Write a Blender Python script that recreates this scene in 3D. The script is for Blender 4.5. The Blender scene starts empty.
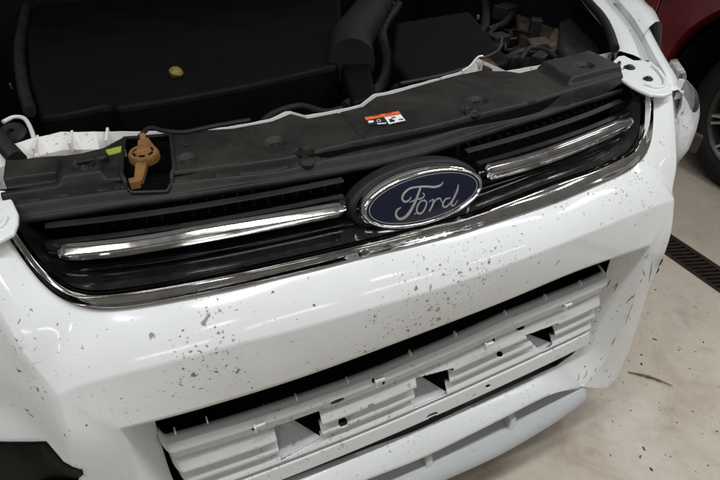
import bpy, math, random
import numpy as np
from mathutils import Vector, Matrix
random.seed(7); rng = np.random.default_rng(7)
S = bpy.context.scene
COL = S.collection

# ------------------------------------------------------------------ camera
CAM = np.array([-0.32598, -0.52165, 1.27342])
AZ, PITCH, ROLL, FPX = 0.415567, 0.663371, -0.001819, 517.358
PW, PH = 720, 480
def _basis(az, pitch, roll):
    d = np.array([math.sin(az)*math.cos(pitch), math.cos(az)*math.cos(pitch), -math.sin(pitch)])
    r = np.cross(d, [0, 0, 1]); r /= np.linalg.norm(r); u = np.cross(r, d)
    r2 = math.cos(roll)*r + math.sin(roll)*u
    return np.array([r2, np.cross(r2, d), d])
RB = _basis(AZ, PITCH, ROLL)
cd = bpy.data.cameras.new('camera'); cam = bpy.data.objects.new('camera', cd); COL.objects.link(cam)
m = Matrix.Identity(4)
for i in range(3):
    m[i][0] = RB[0][i]; m[i][1] = RB[1][i]; m[i][2] = -RB[2][i]; m[i][3] = CAM[i]
cam.matrix_world = m
cd.sensor_width = 36; cd.lens = 36*FPX/PW; cd.clip_start = .02; cd.clip_end = 200
S.camera = cam
# ------------------------------------------------------------------ light
world = bpy.data.worlds.new('World'); S.world = world; world.use_nodes = True
bg = world.node_tree.nodes['Background']
bg.inputs[0].default_value = (1, .95, .88, 1); bg.inputs[1].default_value = .115
def tube(loc, length, width, power, rz=0, aim=None, col=(.96, .98, 1)):
    l = bpy.data.lights.new('ceiling_tube', 'AREA'); l.shape = 'RECTANGLE'
    l.size = length; l.size_y = width; l.energy = power; l.color = col
    o = bpy.data.objects.new('ceiling_tube', l); COL.objects.link(o)
    o.location = loc; o.rotation_euler = (0, 0, rz)
    return o
for x, y, p in ((-2.0, -.55, 28), (-.2, -.55, 28), (1.6, -.55, 31), (3.4, -.55, 27),
                (-2.4, -4.4, 17), (-.4, -4.4, 17), (1.6, -4.4, 17), (3.6, -4.4, 17), (3.4, 1.9, 20), (-1.1, -2.3, 5), (.9, -2.3, 5)):
    tube((x, y, 2.9), 1.30 if p > 8 else .35, .09 if p > 8 else .20, p*.90)
S.view_settings.view_transform = 'Standard'; S.view_settings.look = 'None'
S.view_settings.gamma = 1; S.view_settings.exposure = 0.0

# ------------------------------------------------------------------ helpers
def ray(px, py):
    return RB.T @ np.array([(px-PW/2)/FPX, (PH/2-py)/FPX, 1.0])
def zplane(p, z):
    d = ray(*p); return CAM + d*(z-CAM[2])/d[2]
def yplane(p, y):
    d = ray(*p); return CAM + d*(y-CAM[1])/d[1]
def xplane(p, x):
    d = ray(*p); return CAM + d*(x-CAM[0])/d[0]
def onplane(p, p0, n):
    d = ray(*p); return CAM + d*(np.dot(np.asarray(p0)-CAM, n)/np.dot(d, n))
def onsurf(p, fn):
    """first hit of the ray through a photo pixel with the upright surface Y = fn(X, Z)"""
    d = ray(*p); ts = np.linspace(.3, 2.8, 2500); P = CAM + ts[:, None]*d
    g = P[:, 1]-fn(P[:, 0], P[:, 2]); i = np.where((g[:-1] <= 0) & (g[1:] > 0))[0]
    if not len(i): return None
    i = i[0]; k = g[i]/(g[i]-g[i+1]); return P[i]*(1-k)+P[i+1]*k
def plan(X):
    X = np.abs(X)
    a = .2445*X**2+.1975*X**4
    b = .07347+.343*(X-.5)+.2*(X-.5)**2
    Xc = np.clip(X, 0, .918)
    c = .2*(np.cos(math.radians(24.8))-np.sqrt(np.maximum(1-((Xc-.8)/.2+.4195)**2, 0)))+.07347+.343*.3+.2*.09
    return np.where(X <= .5, a, np.where(X <= .8, b, c))
PROF_Z = np.array([.60, .78, .82, .844, .875, .909, .95])
PROF_Y = np.array([-.08, -.05, -.044, -.037, -.016, .004, .02])
def nose(o): return lambda X, Z: plan(X)+np.interp(Z, PROF_Z, PROF_Y)+o
def cylo(o): return lambda X, Z: plan(X)+o
def par(a, b): return lambda X, Z: a+b*X*X
def cr(pts, n, closed=False):
    """catmull-rom through points, resampled evenly by arc length"""
    P = np.array(pts, float)
    if closed: Q = np.vstack([P[-1], P, P[0], P[1]])
    else: Q = np.vstack([2*P[0]-P[1], P, 2*P[-1]-P[-2]])
    out = []
    for i in range(len(Q)-3):
        p0, p1, p2, p3 = Q[i:i+4]
        for t in np.linspace(0, 1, 14, endpoint=False):
            out.append(.5*((2*p1)+(-p0+p2)*t+(2*p0-5*p1+4*p2-p3)*t*t+(-p0+3*p1-3*p2+p3)*t**3))
    out.append(Q[-2]); out = np.array(out)
    s = np.r_[0, np.cumsum(np.linalg.norm(np.diff(out, axis=0), axis=1))]
    t = np.linspace(0, s[-1], n)
    return np.stack([np.interp(t, s, out[:, k]) for k in range(P.shape[1])], 1)
def lin(pts, n):
    P = np.array(pts, float); s = np.r_[0, np.cumsum(np.linalg.norm(np.diff(P, axis=0), axis=1))]
    t = np.linspace(0, s[-1], n)
    return np.stack([np.interp(t, s, P[:, k]) for k in range(P.shape[1])], 1)

class MB:
    def __init__(s): s.v = []; s.f = []; s.mi = []; s.cur = 0
    def add(s, vs, fs):
        o = len(s.v); s.v += [tuple(map(float, v)) for v in vs]
        for f in fs: s.f.append([i+o for i in f]); s.mi.append(s.cur)
        return s
    def box(s, c, d, rot=None):
        x, y, z = [k/2 for k in d]
        vs = [Vector((a*x, b*y, e*z)) for a in (-1, 1) for b in (-1, 1) for e in (-1, 1)]
        if rot is not None: vs = [rot @ v for v in vs]
        vs = [v+Vector(c) for v in vs]
        return s.add(vs, [(0, 1, 3, 2), (4, 6, 7, 5), (0, 4, 5, 1), (2, 3, 7, 6), (0, 2, 6, 4), (1, 5, 7, 3)])
    def loft(s, rows, close_u=False, close_v=False):
        rows = [np.asarray(r) for r in rows]; n = len(rows[0]); m_ = len(rows)
        vs = [p for r in rows for p in r]; fs = []
        for i in range(m_ if close_v else m_-1):
            a = i*n; b = ((i+1) % m_)*n
            for j in range(n if close_u else n-1):
                k = (j+1) % n; fs.append((a+j, a+k, b+k, b+j))
        return s.add(vs, fs)
    def tube(s, pts, r, seg=10, caps=True, rib=None):
        P = [Vector(p) for p in pts]; rows = []; up = None
        for i, p in enumerate(P):
            t = (P[min(i+1, len(P)-1)]-P[max(i-1, 0)]).normalized()
            if up is None:
                up = t.orthogonal().normalized()
            up = (up-t*up.dot(t)).normalized(); w = t.cross(up)
            rr = r[i] if hasattr(r, '__len__') else r
            if rib: rr *= 1+rib*(i % 2)
            rows.append([p+(up*math.cos(a)+w*math.sin(a))*rr for a in [2*math.pi*k/seg for k in range(seg)]])
        s.loft([[tuple(v) for v in r_] for r_ in rows], close_u=True)
        if caps:
            o = len(s.v)-seg*len(rows); s.f.append([o+k for k in range(seg)][::-1]); s.mi.append(s.cur)
            o = len(s.v)-seg; s.f.append([o+k for k in range(seg)]); s.mi.append(s.cur)
        return s
    def prism(s, poly, off):
        """closed polygon (3D points) extruded by off"""
        n = len(poly); P = [np.asarray(p, float) for p in poly]; Q = [p+np.asarray(off) for p in P]
        fs = [tuple(range(n)), tuple(range(2*n-1, n-1, -1))]
        fs += [(i, i+n, (i+1) % n+n, (i+1) % n) for i in range(n)]
        return s.add(P+Q, fs)
    def lathe(s, prof, c, axis=(0, 0, 1), seg=20, close=False):
        """prof: list of (radius, height) turned about axis through c"""
        q = Vector((0, 0, 1)).rotation_difference(Vector(axis).normalized()); rows = []
        for r, h in prof:
            rows.append([tuple(Vector(c)+q @ Vector((r*math.cos(a), r*math.sin(a), h))) for a in [2*math.pi*k/seg for k in range(seg)]])
        return s.loft(rows, close_u=True, close_v=close)
    def build(s, name, mats, parent=None, smooth=True, angle=40, bevel=0, seg=2, merge=0, solid=0, soff=-1):
        me = bpy.data.meshes.new(name); me.from_pydata(s.v, [], s.f); me.update()
        ms = mats if isinstance(mats, (list, tuple)) else [mats]
        for mm in ms: me.materials.append(M[mm])
        if len(ms) > 1: me.polygons.foreach_set('material_index', s.mi)
        import bmesh
        bm = bmesh.new(); bm.from_mesh(me)
        if merge: bmesh.ops.remove_doubles(bm, verts=bm.verts, dist=merge)
        bmesh.ops.recalc_face_normals(bm, faces=bm.faces)
        if smooth:
            for f in bm.faces: f.smooth = True
            for e in bm.edges:
                if len(e.link_faces) == 2 and e.calc_face_angle(0) > math.radians(angle): e.smooth = False
        bm.to_mesh(me); bm.free()
        o = bpy.data.objects.new(name, me); COL.objects.link(o)
        if parent is not None: o.parent = parent
        if solid:
            q = o.modifiers.new('s', 'SOLIDIFY'); q.thickness = solid; q.offset = soff
        if bevel:
            b = o.modifiers.new('b', 'BEVEL'); b.width = bevel; b.segments = seg; b.limit_method = 'ANGLE'; b.angle_limit = math.radians(35)
        return o
def empty(name, label, cat, loc=(0, 0, 0), group=None):
    o = bpy.data.objects.new(name, None); COL.objects.link(o); o.location = loc
    o['label'] = label; o['category'] = cat
    if group: o['group'] = group
    return o

# ------------------------------------------------------------------ materials
M = {}
class NT:
    def __init__(s, name):
        s.m = bpy.data.materials.new(name); s.m.use_nodes = True; s.t = s.m.node_tree
        s.b = s.t.nodes['Principled BSDF']; M[name] = s.m
        s.tc = s.t.nodes.new('ShaderNodeTexCoord')
    def n(s, typ, **kw):
        k = s.t.nodes.new(typ)
        for a, v in kw.items(): setattr(k, a, v)
        return k
    def ln(s, a, b): s.t.links.new(a, b)
    def val(s, i, v): s.b.inputs[i].default_value = v
    def noise(s, scale, detail=4, rough=.55, dist=0):
        k = s.n('ShaderNodeTexNoise'); s.ln(s.tc.outputs['Object'], k.inputs['Vector'])
        k.inputs['Scale'].default_value = scale; k.inputs['Detail'].default_value = detail
        k.inputs['Roughness'].default_value = rough; k.inputs['Distortion'].default_value = dist
        return k.outputs['Fac']
    def ramp(s, src, a, b, ca=(0, 0, 0, 1), cb=(1, 1, 1, 1)):
        k = s.n('ShaderNodeValToRGB'); e = k.color_ramp.elements
        e[0].position = a; e[1].position = b; e[0].color = ca; e[1].color = cb
        s.ln(src, k.inputs[0]); return k.outputs[0]
    def math(s, op, a, b):
        k = s.n('ShaderNodeMath', operation=op)
        for i, x in enumerate((a, b)):
            if isinstance(x, (int, float)): k.inputs[i].default_value = x
            else: s.ln(x, k.inputs[i])
        return k.outputs[0]
    def mix(s, fac, a, b):
        k = s.n('ShaderNodeMix', data_type='RGBA')
        if isinstance(fac, (int, float)): k.inputs[0].default_value = fac
        else: s.ln(fac, k.inputs[0])
        for i, x in ((6, a), (7, b)):
            if isinstance(x, tuple): k.inputs[i].default_value = x if len(x) == 4 else (*x, 1)
            else: s.ln(x, k.inputs[i])
        return k.outputs[2]
    def specks(s, scale, rmin, rmax, warp=.004, dens=.5, cl=None):
        """irregular little dots: mask 1 inside; only some cells carry one"""
        mp = s.n('ShaderNodeVectorMath', operation='ADD')
        nz = s.n('ShaderNodeTexNoise'); s.ln(s.tc.outputs['Object'], nz.inputs['Vector'])
        nz.inputs['Scale'].default_value = scale*2.4; nz.inputs['Detail'].default_value = 3
        sc = s.n('ShaderNodeVectorMath', operation='SCALE'); s.ln(nz.outputs['Color'], sc.inputs[0]); sc.inputs['Scale'].default_value = warp
        s.ln(s.tc.outputs['Object'], mp.inputs[0]); s.ln(sc.outputs[0], mp.inputs[1])
        v = s.n('ShaderNodeTexVoronoi'); s.ln(mp.outputs[0], v.inputs['Vector']); v.inputs['Scale'].default_value = scale
        sep = s.n('ShaderNodeSeparateColor'); s.ln(v.outputs['Color'], sep.inputs[0])
        r = s.n('ShaderNodeMapRange'); s.ln(sep.outputs[0], r.inputs[0])
        r.inputs[1].default_value = 1-dens; r.inputs[2].default_value = 1; r.inputs[3].default_value = rmin; r.inputs[4].default_value = rmax
        on = s.math('GREATER_THAN', sep.outputs[0], 1-dens)
        rad = r.outputs[0] if cl is None else s.math('MULTIPLY', r.outputs[0], cl)
        e = s.math('DIVIDE', s.math('SUBTRACT', rad, v.outputs['Distance']), s.math('ADD', s.math('MULTIPLY', rad, .45), .004))
        k = s.n('ShaderNodeClamp'); s.ln(e, k.inputs[0])
        return s.math('MULTIPLY', k.outputs[0], on), sep.outputs[1]
    def bump(s, h, strength, dist=.002):
        k = s.n('ShaderNodeBump'); s.ln(h, k.inputs['Height']); k.inputs['Strength'].default_value = strength
        k.inputs['Distance'].default_value = dist; s.ln(k.outputs[0], s.b.inputs['Normal'])
def simple(name, col, rough=.5, metal=0, coat=0, nscale=None, namt=.3, bump=0, rvar=.15):
    t = NT(name); t.val('Metallic', metal); t.val('Roughness', rough); t.val('Coat Weight', coat); t.val('Coat Roughness', .05)
    if nscale:
        f = t.noise(nscale, 6, .6)
        c2 = tuple(min(1, c*(1+namt)) for c in col); c1 = tuple(c*(1-namt) for c in col)
        t.ln(t.ramp(f, .3, .7, (*c1, 1), (*c2, 1)), t.b.inputs['Base Color'])
        t.ln(t.math('ADD', t.math('MULTIPLY', f, rvar*2), rough-rvar), t.b.inputs['Roughness'])
        if bump: t.bump(t.noise(nscale*8, 5, .7), bump)
    else: t.val('Base Color', (*col, 1))
    return t

def paint(name, base, dirt=1.0, gloss=.12):
    t = NT(name)
    film = t.ramp(t.noise(5, 6, .65), .40, .80)
    col = t.mix(t.math('MULTIPLY', film, .28*dirt), base, (.50, .47, .42))
    clus = t.ramp(t.noise(6.5, 3, .6, .3), .41, .62)
    clus2 = t.ramp(t.noise(11, 2, .5, .5), .46, .64)
    tot = None
    for sc, r0, r1, wp, dn, cl, st in ((30, .07, .19, .034, .70, clus2, .92), (62, .10, .36, .017, .75, clus, .92), (140, .12, .42, .008, .75, clus, .88),
                                   (19, .04, .095, .045, .65, None, .9), (55, .05, .17, .018, .50, None, .85), (240, .08, .34, .004, .50, clus, .7)):
        mk, rv = t.specks(sc, r0, r1, wp, dn, cl)
        k = t.math('MULTIPLY', mk, t.math('ADD', t.math('MULTIPLY', rv, .35), st-.27))
        tot = k if tot is None else t.math('MAXIMUM', tot, k)
    smear = t.math('MULTIPLY', t.ramp(t.noise(85, 5, .75, .6), .56, .70), t.ramp(t.noise(9, 3, .6, .4), .60, .72))
    tot = t.math('MAXIMUM', tot, t.math('MULTIPLY', smear, .5))
    tot = t.math('MULTIPLY', tot, min(1, dirt))
    mud = t.ramp(t.noise(23, 3), .45, .66, (.070, .047, .031, 1), (.24, .145, .085, 1))
    col = t.mix(tot, col, mud)
    t.ln(col, t.b.inputs['Base Color'])
    r = t.math('ADD', t.math('MULTIPLY', film, .14), gloss)
    r = t.math('ADD', r, t.math('MULTIPLY', tot, .5))
    t.ln(r, t.b.inputs['Roughness'])
    t.val('Coat Weight', .12); t.val('Coat Roughness', .06); t.val('Specular IOR Level', .38)
    t.bump(t.math('ADD', t.math('MULTIPLY', tot, 1), t.math('MULTIPLY', t.noise(320, 2), .05)), .22, .0012)
paint('white_paint', (.74, .755, .75), 1.0, .07)
paint('white_raw', (.62, .635, .63), .55, .34)
paint('white_body', (.72, .70, .67), .9, .3)
paint('silver_paint', (.42, .435, .435), .3, .30)
t = simple('chrome', (.74, .73, .71), .075, 1, nscale=38, namt=.16, rvar=.05)
simple('bar_chrome', (.50, .49, .475), .10, 1, nscale=45, namt=.2, rvar=.05)
simple('chrome_clean', (.80, .80, .80), .07, 1, nscale=60, namt=.08, rvar=.03)
simple('silver_print', (.56, .56, .53), .33, .7, nscale=90, namt=.12, rvar=.05)
t = simple('gloss_black', (.006, .006, .007), .16, 0, .6, nscale=55, namt=.5, rvar=.06)
t = NT('cover_plastic')
dust = t.ramp(t.noise(9, 8, .74, .5), .40, .74)
t.val('Specular IOR Level', .3); c = t.mix(dust, (.006, .0057, .0052), (.032, .028, .023))
fd, _ = t.specks(150, .05, .13, .006, .25)
c = t.mix(t.math('MULTIPLY', fd, .4), c, (.12, .10, .08))
t.ln(c, t.b.inputs['Base Color']); t.ln(t.math('ADD', t.math('MULTIPLY', dust, .15), .50), t.b.inputs['Roughness'])
t.bump(t.noise(700, 3, .6), .25, .0008)
simple('black_plastic', (.010, .010, .010), .55, 0, nscale=14, namt=.45, bump=.15)
simple('engine_black', (.0016, .0015, .0015), .6, 0, nscale=9, namt=.5, bump=.1)
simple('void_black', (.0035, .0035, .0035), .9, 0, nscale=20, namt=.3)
simple('rubber', (.006, .006, .006), .7, 0, nscale=30, namt=.4, bump=.2)
simple('dark_metal', (.05, .047, .043), .42, .8, nscale=60, namt=.4)
simple('steel', (.16, .155, .15), .45, .9, nscale=60, namt=.3)
simple('rust', (.055, .032, .017), .75, .1, nscale=45, namt=.6, bump=.4)
simple('tan_plastic', (.035, .026, .017), .6, 0, nscale=30, namt=.35)
simple('yellow_plastic', (.15, .105, .015), .45, 0, nscale=60, namt=.2)
simple('dry_wood', (.17, .115, .07), .8, 0, nscale=60, namt=.4)
simple('grey_scuff', (.12, .105, .09), .8, 0, nscale=200, namt=.5)
simple('mud', (.06, .042, .03), .9, 0, nscale=60, namt=.5)
simple('orange_plastic', (.17, .082, .022), .5, 0, nscale=55, namt=.3, bump=.1)
simple('lime_plastic', (.24, .33, .03), .5, 0, nscale=60, namt=.15)
simple('navy_enamel', (.003, .006, .022), .13, 0, 1.0, nscale=30, namt=.25, rvar=.04)
simple('label_orange', (.68, .13, .03), .45, 0, nscale=120, namt=.2)
simple('label_white', (.72, .72, .70), .45, 0, nscale=120, namt=.1)
simple('label_black', (.012, .011, .014), .45, 0, nscale=120, namt=.3)
simple('label_red', (.45, .03, .03), .45, 0, nscale=120, namt=.2)
simple('red_paint', (.125, .008, .014), .25, .0, .8, nscale=12, namt=.25, rvar=.05)
simple('drain_iron', (.040, .028, .022), .55, .55, nscale=70, namt=.5, bump=.5)
simple('brake_dust_alloy', (.75, .74, .72), .28, .9, nscale=40, namt=.3)
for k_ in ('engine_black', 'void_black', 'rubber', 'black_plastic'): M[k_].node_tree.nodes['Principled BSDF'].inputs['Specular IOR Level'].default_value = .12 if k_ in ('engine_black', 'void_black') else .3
t = NT('headlight_plastic'); t.val('Base Color', (.80, .80, .77, 1)); t.val('Roughness', .16); t.val('Transmission Weight', .85); t.val('IOR', 1.45)
t.ln(t.math('ADD', t.math('MULTIPLY', t.noise(40, 5), .3), .08), t.b.inputs['Roughness'])
# concrete floor
t = NT('concrete')
big = t.ramp(t.noise(1.3, 7, .62, .4), .34, .70)
c = t.mix(big, (.45, .39, .31), (.58, .525, .44))
st = t.ramp(t.noise(3.1, 8, .7, 1.2), .52, .74)
c = t.mix(t.math('MULTIPLY', st, .62), c, (.27, .21, .155))
st2 = t.ramp(t.noise(11, 7, .75, .8), .55, .72)
c = t.mix(t.math('MULTIPLY', st2, .42), c, (.24, .18, .135))
st3 = t.ramp(t.noise(2.2, 5, .6, .2), .55, .75)
c = t.mix(t.math('MULTIPLY', st3, .45), c, (.66, .63, .57))
fine = t.ramp(t.noise(42, 6, .7), .45, .75)
c = t.mix(t.math('MULTIPLY', fine, .22), c, (.27, .22, .17))
for sc, r0, r1, w, dn, stg in ((9, .03, .10, .10, .35, .75), (34, .04, .13, .03, .22, .6)):
    mk, _ = t.specks(sc, r0, r1, w, dn); c = t.mix(t.math('MULTIPLY', mk, stg), c, (.11, .075, .055))
t.ln(c, t.b.inputs['Base Color'])
t.ln(t.math('ADD', t.math('MULTIPLY', big, -.14), .50), t.b.inputs['Roughness'])
t.bump(t.math('ADD', t.noise(60, 8, .7), t.math('MULTIPLY', t.noise(6, 4), .6)), .25, .003)

# ------------------------------------------------------------------ floor and drain
def flat(name, x0, x1, y0, y1, z, mat):
    return MB().add([(x0, y0, z), (x1, y0, z), (x1, y1, z), (x0, y1, z)], [(0, 1, 2, 3)]).build(name, mat, smooth=False)
DX0, DX1, DY0, DY1 = 1.368, 1.500, -2.4, 3.0
f = MB()
for (a, b, c_, d_) in ((-8, DX0, -8, 8), (DX1, 8, -8, 8), (DX0, DX1, -8, DY0), (DX0, DX1, DY1, 8)):
    f.add([(a, c_, 0), (b, c_, 0), (b, d_, 0), (a, d_, 0)], [(0, 1, 2, 3)])
f.add([(DX0, DY0, 0), (DX0, DY1, 0), (DX0, DY1, -.12), (DX0, DY0, -.12)], [(0, 1, 2, 3)])
f.add([(DX1, DY0, 0), (DX1, DY1, 0), (DX1, DY1, -.12), (DX1, DY0, -.12)], [(0, 1, 2, 3)])
f.add([(DX0, DY0, -.12), (DX1, DY0, -.12), (DX1, DY1, -.12), (DX0, DY1, -.12)], [(0, 1, 2, 3)])
o = f.build('floor', 'concrete', smooth=False); o['kind'] = 'structure'
dr = empty('floor_drain_grate', 'rusty dark iron drain grate with slanted slots set in the concrete floor', 'drain grate', (DX0, DY0, -.03))
mb = MB()
for x in (DX0+.011, DX1-.011):
    mb.box((x-DX0, (DY1-DY0)/2, .018), (.020, DY1-DY0-.004, .024))
mb.build('grate_frame', 'drain_iron', dr, smooth=False, bevel=.002)
sl = None; wd = DX1-DX0-.040
for i in range(int((1.9-DY0-.05)/.0215)):
    y = 1.6-.0215*i
    if sl is None:
        sl = MB().box((0, 0, 0), (wd*1.06, .0085, .022), Matrix.Rotation(-.32, 3, 'Z')).build('grate_bar', 'drain_iron', dr, smooth=False, bevel=.0015, seg=1); q = sl
    else:
        q = sl.copy(); COL.objects.link(q)
    q.location = ((DX1-DX0)/2, y-DY0, .016)
    if y < -.9: break
# flakes of dried mud
mb = MB(); fl = []
for i in range(150):
    r = random.random()
    px = random.uniform(590, 719); py = random.uniform(255, 479)
    p = zplane((px, py), 0)
    if i > 60: p = np.array([random.uniform(.4, 2.4), random.uniform(-1.2, 1.3), 0])
    if DX0-.02 < p[0] < DX1+.02: continue
    s_ = random.uniform(.0008, .0024) if random.random() < .92 else random.uniform(.003, .0045)
    n = 6; a0 = random.random()*6; el = random.uniform(1, 2.6)
    ring = [(s_*el*math.cos(6.283*k/n)*random.uniform(.6, 1.2), s_*math.sin(6.283*k/n)*random.uniform(.6, 1.2)) for k in range(n)]
    ring = [(x*math.cos(a0)-y*math.sin(a0), x*math.sin(a0)+y*math.cos(a0)) for x, y in ring]
    h = s_*.6
    mb.add([(p[0]+x, p[1]+y, .0003) for x, y in ring]+[(p[0], p[1], h)], [(k, (k+1) % n, n) for k in range(n)])
o = mb.build('mud_crumbs', 'mud', smooth=False); o['kind'] = 'stuff'; o['label'] = 'crumbs of dried mud scattered over the concrete floor'; o['category'] = 'dirt'
# brown streak (a sliver of wood) by the bumper corner
A = zplane((628, 372), .004); B = zplane((673, 386), .004); Cc = zplane((650, 377), .006)
pts = cr([A, Cc, B], 14); mb = MB()
mb.tube(pts, [max(.0008, .0034*math.sin(math.pi*(.10+.86*i/13))*(1+.25*math.sin(i*2.3))) for i in range(14)], 7)
o = mb.build('twig', 'dry_wood'); o['label'] = 'thin brown twig lying on the concrete beside the bumper corner'; o['category'] = 'twig'

# ------------------------------------------------------------------ white car
car = empty('white_car', 'white car front with raised bonnet, mud-specked bumper and oval badge grille', 'car', (0, 0, 0))
N = 90
# --- traced curves
px_out_L = [(7, 234), (37, 277), (62, 299), (85, 308.5), (105, 310), (140, 306), (180, 299), (230, 289), (280, 277), (330, 265), (360, 257)]
px_out_R = [(651, 93), (650.5, 127), (648, 145), (640, 160), (624, 172), (597, 184), (565, 198), (540, 207), (500, 220), (460, 233), (420, 243)]
px_in_L = [(17, 229), (39, 261), (60, 282), (76, 291), (92, 293), (128, 289.5), (180, 281), (237, 270), (305, 255), (352, 244)]
px_in_R = [(642, 93), (642, 123), (635, 146), (624, 155), (597, 168), (562, 180), (540, 188), (514, 198), (470, 214), (420, 228)]
def U(pl, pr, fn, n=2*N+1):
    P = cr(pl+pr[::-1], 260)
    Q = [onsurf(p, fn) for p in P]
    C_ = cr([q for q in Q if q is not None][::4]+[Q[-1]], n)
    for _ in range(10): C_[1:-1] = .25*C_[:-2]+.5*C_[1:-1]+.25*C_[2:]
    return C_
OUT = U(px_out_L, px_out_R, nose(0))
INN = U(px_in_L, px_in_R, nose(.020))
def split(U_, xc, n1=34, n2=110):
    """resample a U curve as left arm | bottom | right arm, breaking where |X| first reaches xc on the bottom"""
    zmin = U_[:, 2].min()
    k0 = next(i for i in range(len(U_)) if U_[i, 0] > -xc); k1 = next(i for i in range(len(U_)-1, 0, -1) if U_[i, 0] < xc)
    return np.vstack([lin(U_[:k0+1], n1), lin(U_[k0:k1+1], n2)[1:], lin(U_[k1:], n1)[1:]])
K0 = split(OUT, .447)
# crease and facet lines
cre_px = [(84, 384), (180, 359), (240, 343), (300, 328), (360, 311), (430, 291), (490, 271), (540, 252), (583, 235), (648, 209)]
cre = [onsurf(p, par(-.088, .2)) for p in cre_px]
cre = cr([np.array((-.504, -.040, cre[0][2]-.010))]+cre+[np.array((.504, -.040, cre[-1][2]-.012))], 110)
facet = np.array([(.548, .078, .920), (.545, .060, .895), (.535, .026, .850), (.524, -.006, .804), (.513, -.024, .766)])
mir = np.array([-1, 1, 1.])
fl_ = np.vstack([facet*mir, cre[:1]]); fr_ = np.vstack([facet, cre[-1:]])
K1 = np.vstack([cr(fl_, 34), cre[1:], cr(fr_, 34)[::-1][1:]])
# lower opening
top_px = [(121, 430), (200, 409), (300, 378), (400, 341.5), (500, 303), (580, 270), (650, 246)]
OPT = cr([onsurf(p, par(-.085, .0966)) for p in top_px], 110)
side = lambda s: np.array([(s*.463, -.064, .585), (s*.474, -.064, .466), (s*.476, -.063, .380), (s*.468, -.064, .345), (s*.45, -.066, .317), (s*.415, -.071, .299)])
sideR = np.vstack([OPT[-1:], side(1)]); sideL = np.vstack([OPT[:1], side(-1)])
OSR = cr(sideR, 50); OSL = cr(sideL, 50)
def facet_down(s, start):
    return cr(np.vstack([start[None, :], np.array([(s*.510, -.054, .70), (s*.518, -.057, .64), (s*.532, -.052, .54), (s*.548, -.053, .43), (s*.558, -.056, .34), (s*.555, -.060, .285), (s*.542, -.066, .252), (s*.512, -.071, .240)])]), 50)
FDR = facet_down(1, cre[-1]); FDL = facet_down(-1, cre[0])

bump = MB()
def between(a, b, ts, bulge=None):
    rows = []
    for t_ in ts:
        r = a*(1-t_)+b*t_
        if bulge is not None: r = r+np.outer(np.ones(len(a)), bulge)*math.sin(math.pi*t_)
        rows.append(r)
    return rows
TS = [0, .05, .15, .3, .45, .6, .75, .86, .93, .97, 1]
TS2 = [0, .05, .12, .25, .45, .65, .82, .93, 1]
# top rim tucked under the chrome
K0b = K0+np.array([0, .014, .004])
bump.loft([K0b, K0])
bump.loft(between(K0, K1, TS, (0, -.004, .004)))
bump.loft(between(cre, OPT, TS2, (0, -.002, 0)))
bump.loft([OPT, OPT+np.array([0, .004, -.003]), OPT+np.array([0, .012, -.001]), OPT+np.array([0, .035, .012])])
bump.loft(between(FDR, OSR, TS2, (0, -.002, 0)))
bump.loft(between(FDL, OSL, TS2, (0, -.002, 0)))
# return walls of the opening (sides)
def retwall(os_, s):
    inner = cr(np.array([(s*.418, -.020, .672), (s*.426, -.020, .58), (s*.432, -.020, .47), (s*.428, -.024, .41), (s*.405, -.032, .380), (s*.355, -.038, .366)]), 50)
    bump.loft(between(os_, inner, [0, .12, .35, .65, 1], (0, 0, 0)))
    return inner
inR = retwall(OSR, 1); inL = retwall(OSL, -1)
# outer cheeks: upright sections further and further round the corner
def section(s, base, K):
    return cr(np.array([(s*x, y, z) for x, y, z in K]), len(base))
def cheek(s, up, down):
    base = np.vstack([up, down[1:]])      # from the top of the facet to the bottom corner
    zs = base[:, 2]
    tt = np.clip((zs-.23)/(.92-.23), 0, 1)
    rows = [base]
    def prof(zv, pts):
        z_ = [p[0] for p in pts][::-1]; y_ = [p[1] for p in pts][::-1]
        k = np.interp(zv, z_, y_); return k
    ztop = [.922, .925, .93, .935, .94, .945]
    specs = [
        (.565, [(.915, .086), (.86, .056), (.80, .034), (.755, .020), (.71, .014), (.66, .006), (.60, -.008), (.46, -.026), (.34, -.032), (.26, -.038), (.2, -.04)]),
        (.61, [(.885, .085), (.86, .084), (.80, .060), (.758, .048), (.725, .050), (.67, .046), (.625, .024), (.60, .020), (.46, .010), (.34, .0), (.26, -.002), (.2, 0)]),
        (.68, [(.835, .100), (.80, .082), (.758, .078), (.725, .088), (.67, .086), (.625, .066), (.60, .068), (.46, .066), (.34, .060), (.26, .066), (.2, .07)]),
        (.77, [(.815, .150), (.80, .140), (.758, .138), (.725, .150), (.67, .148), (.625, .134), (.60, .136), (.46, .140), (.34, .140), (.26, .150), (.2, .16)]),
        (.85, [(.812, .225), (.80, .22), (.758, .215), (.725, .24), (.67, .23), (.625, .215), (.60, .22), (.46, .23), (.34, .24), (.26, .25), (.2, .26)]),
        (.905, [(.815, .338), (.80, .335), (.758, .333), (.725, .35), (.67, .345), (.625, .335), (.60, .34), (.46, .35), (.34, .36), (.26, .37), (.2, .38)]),
        (.918, [(.825, .52), (.2, .52)]),
    ]
    for x, pts in specs:
        zb = .2 if x < .9 else .22
        zz = zb+(pts[0][0]-zb)*tt
        yy = prof(zz, pts)
        # smooth the section a little
        for _ in range(2): yy[1:-1] = .25*yy[:-2]+.5*yy[1:-1]+.25*yy[2:]
        rows.append(np.stack([np.full(len(zz), s*x), yy, zz], 1))
    # densify between sections with catmull-rom across
    R_ = np.array(rows); out = []
    for j in range(R_.shape[1]):
        out.append(cr(R_[:, j, :], 40))
    out = np.array(out).transpose(1, 0, 2)
    out[0] = base
    bump.loft(list(out))
    return out[6:, 0, :]
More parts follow.
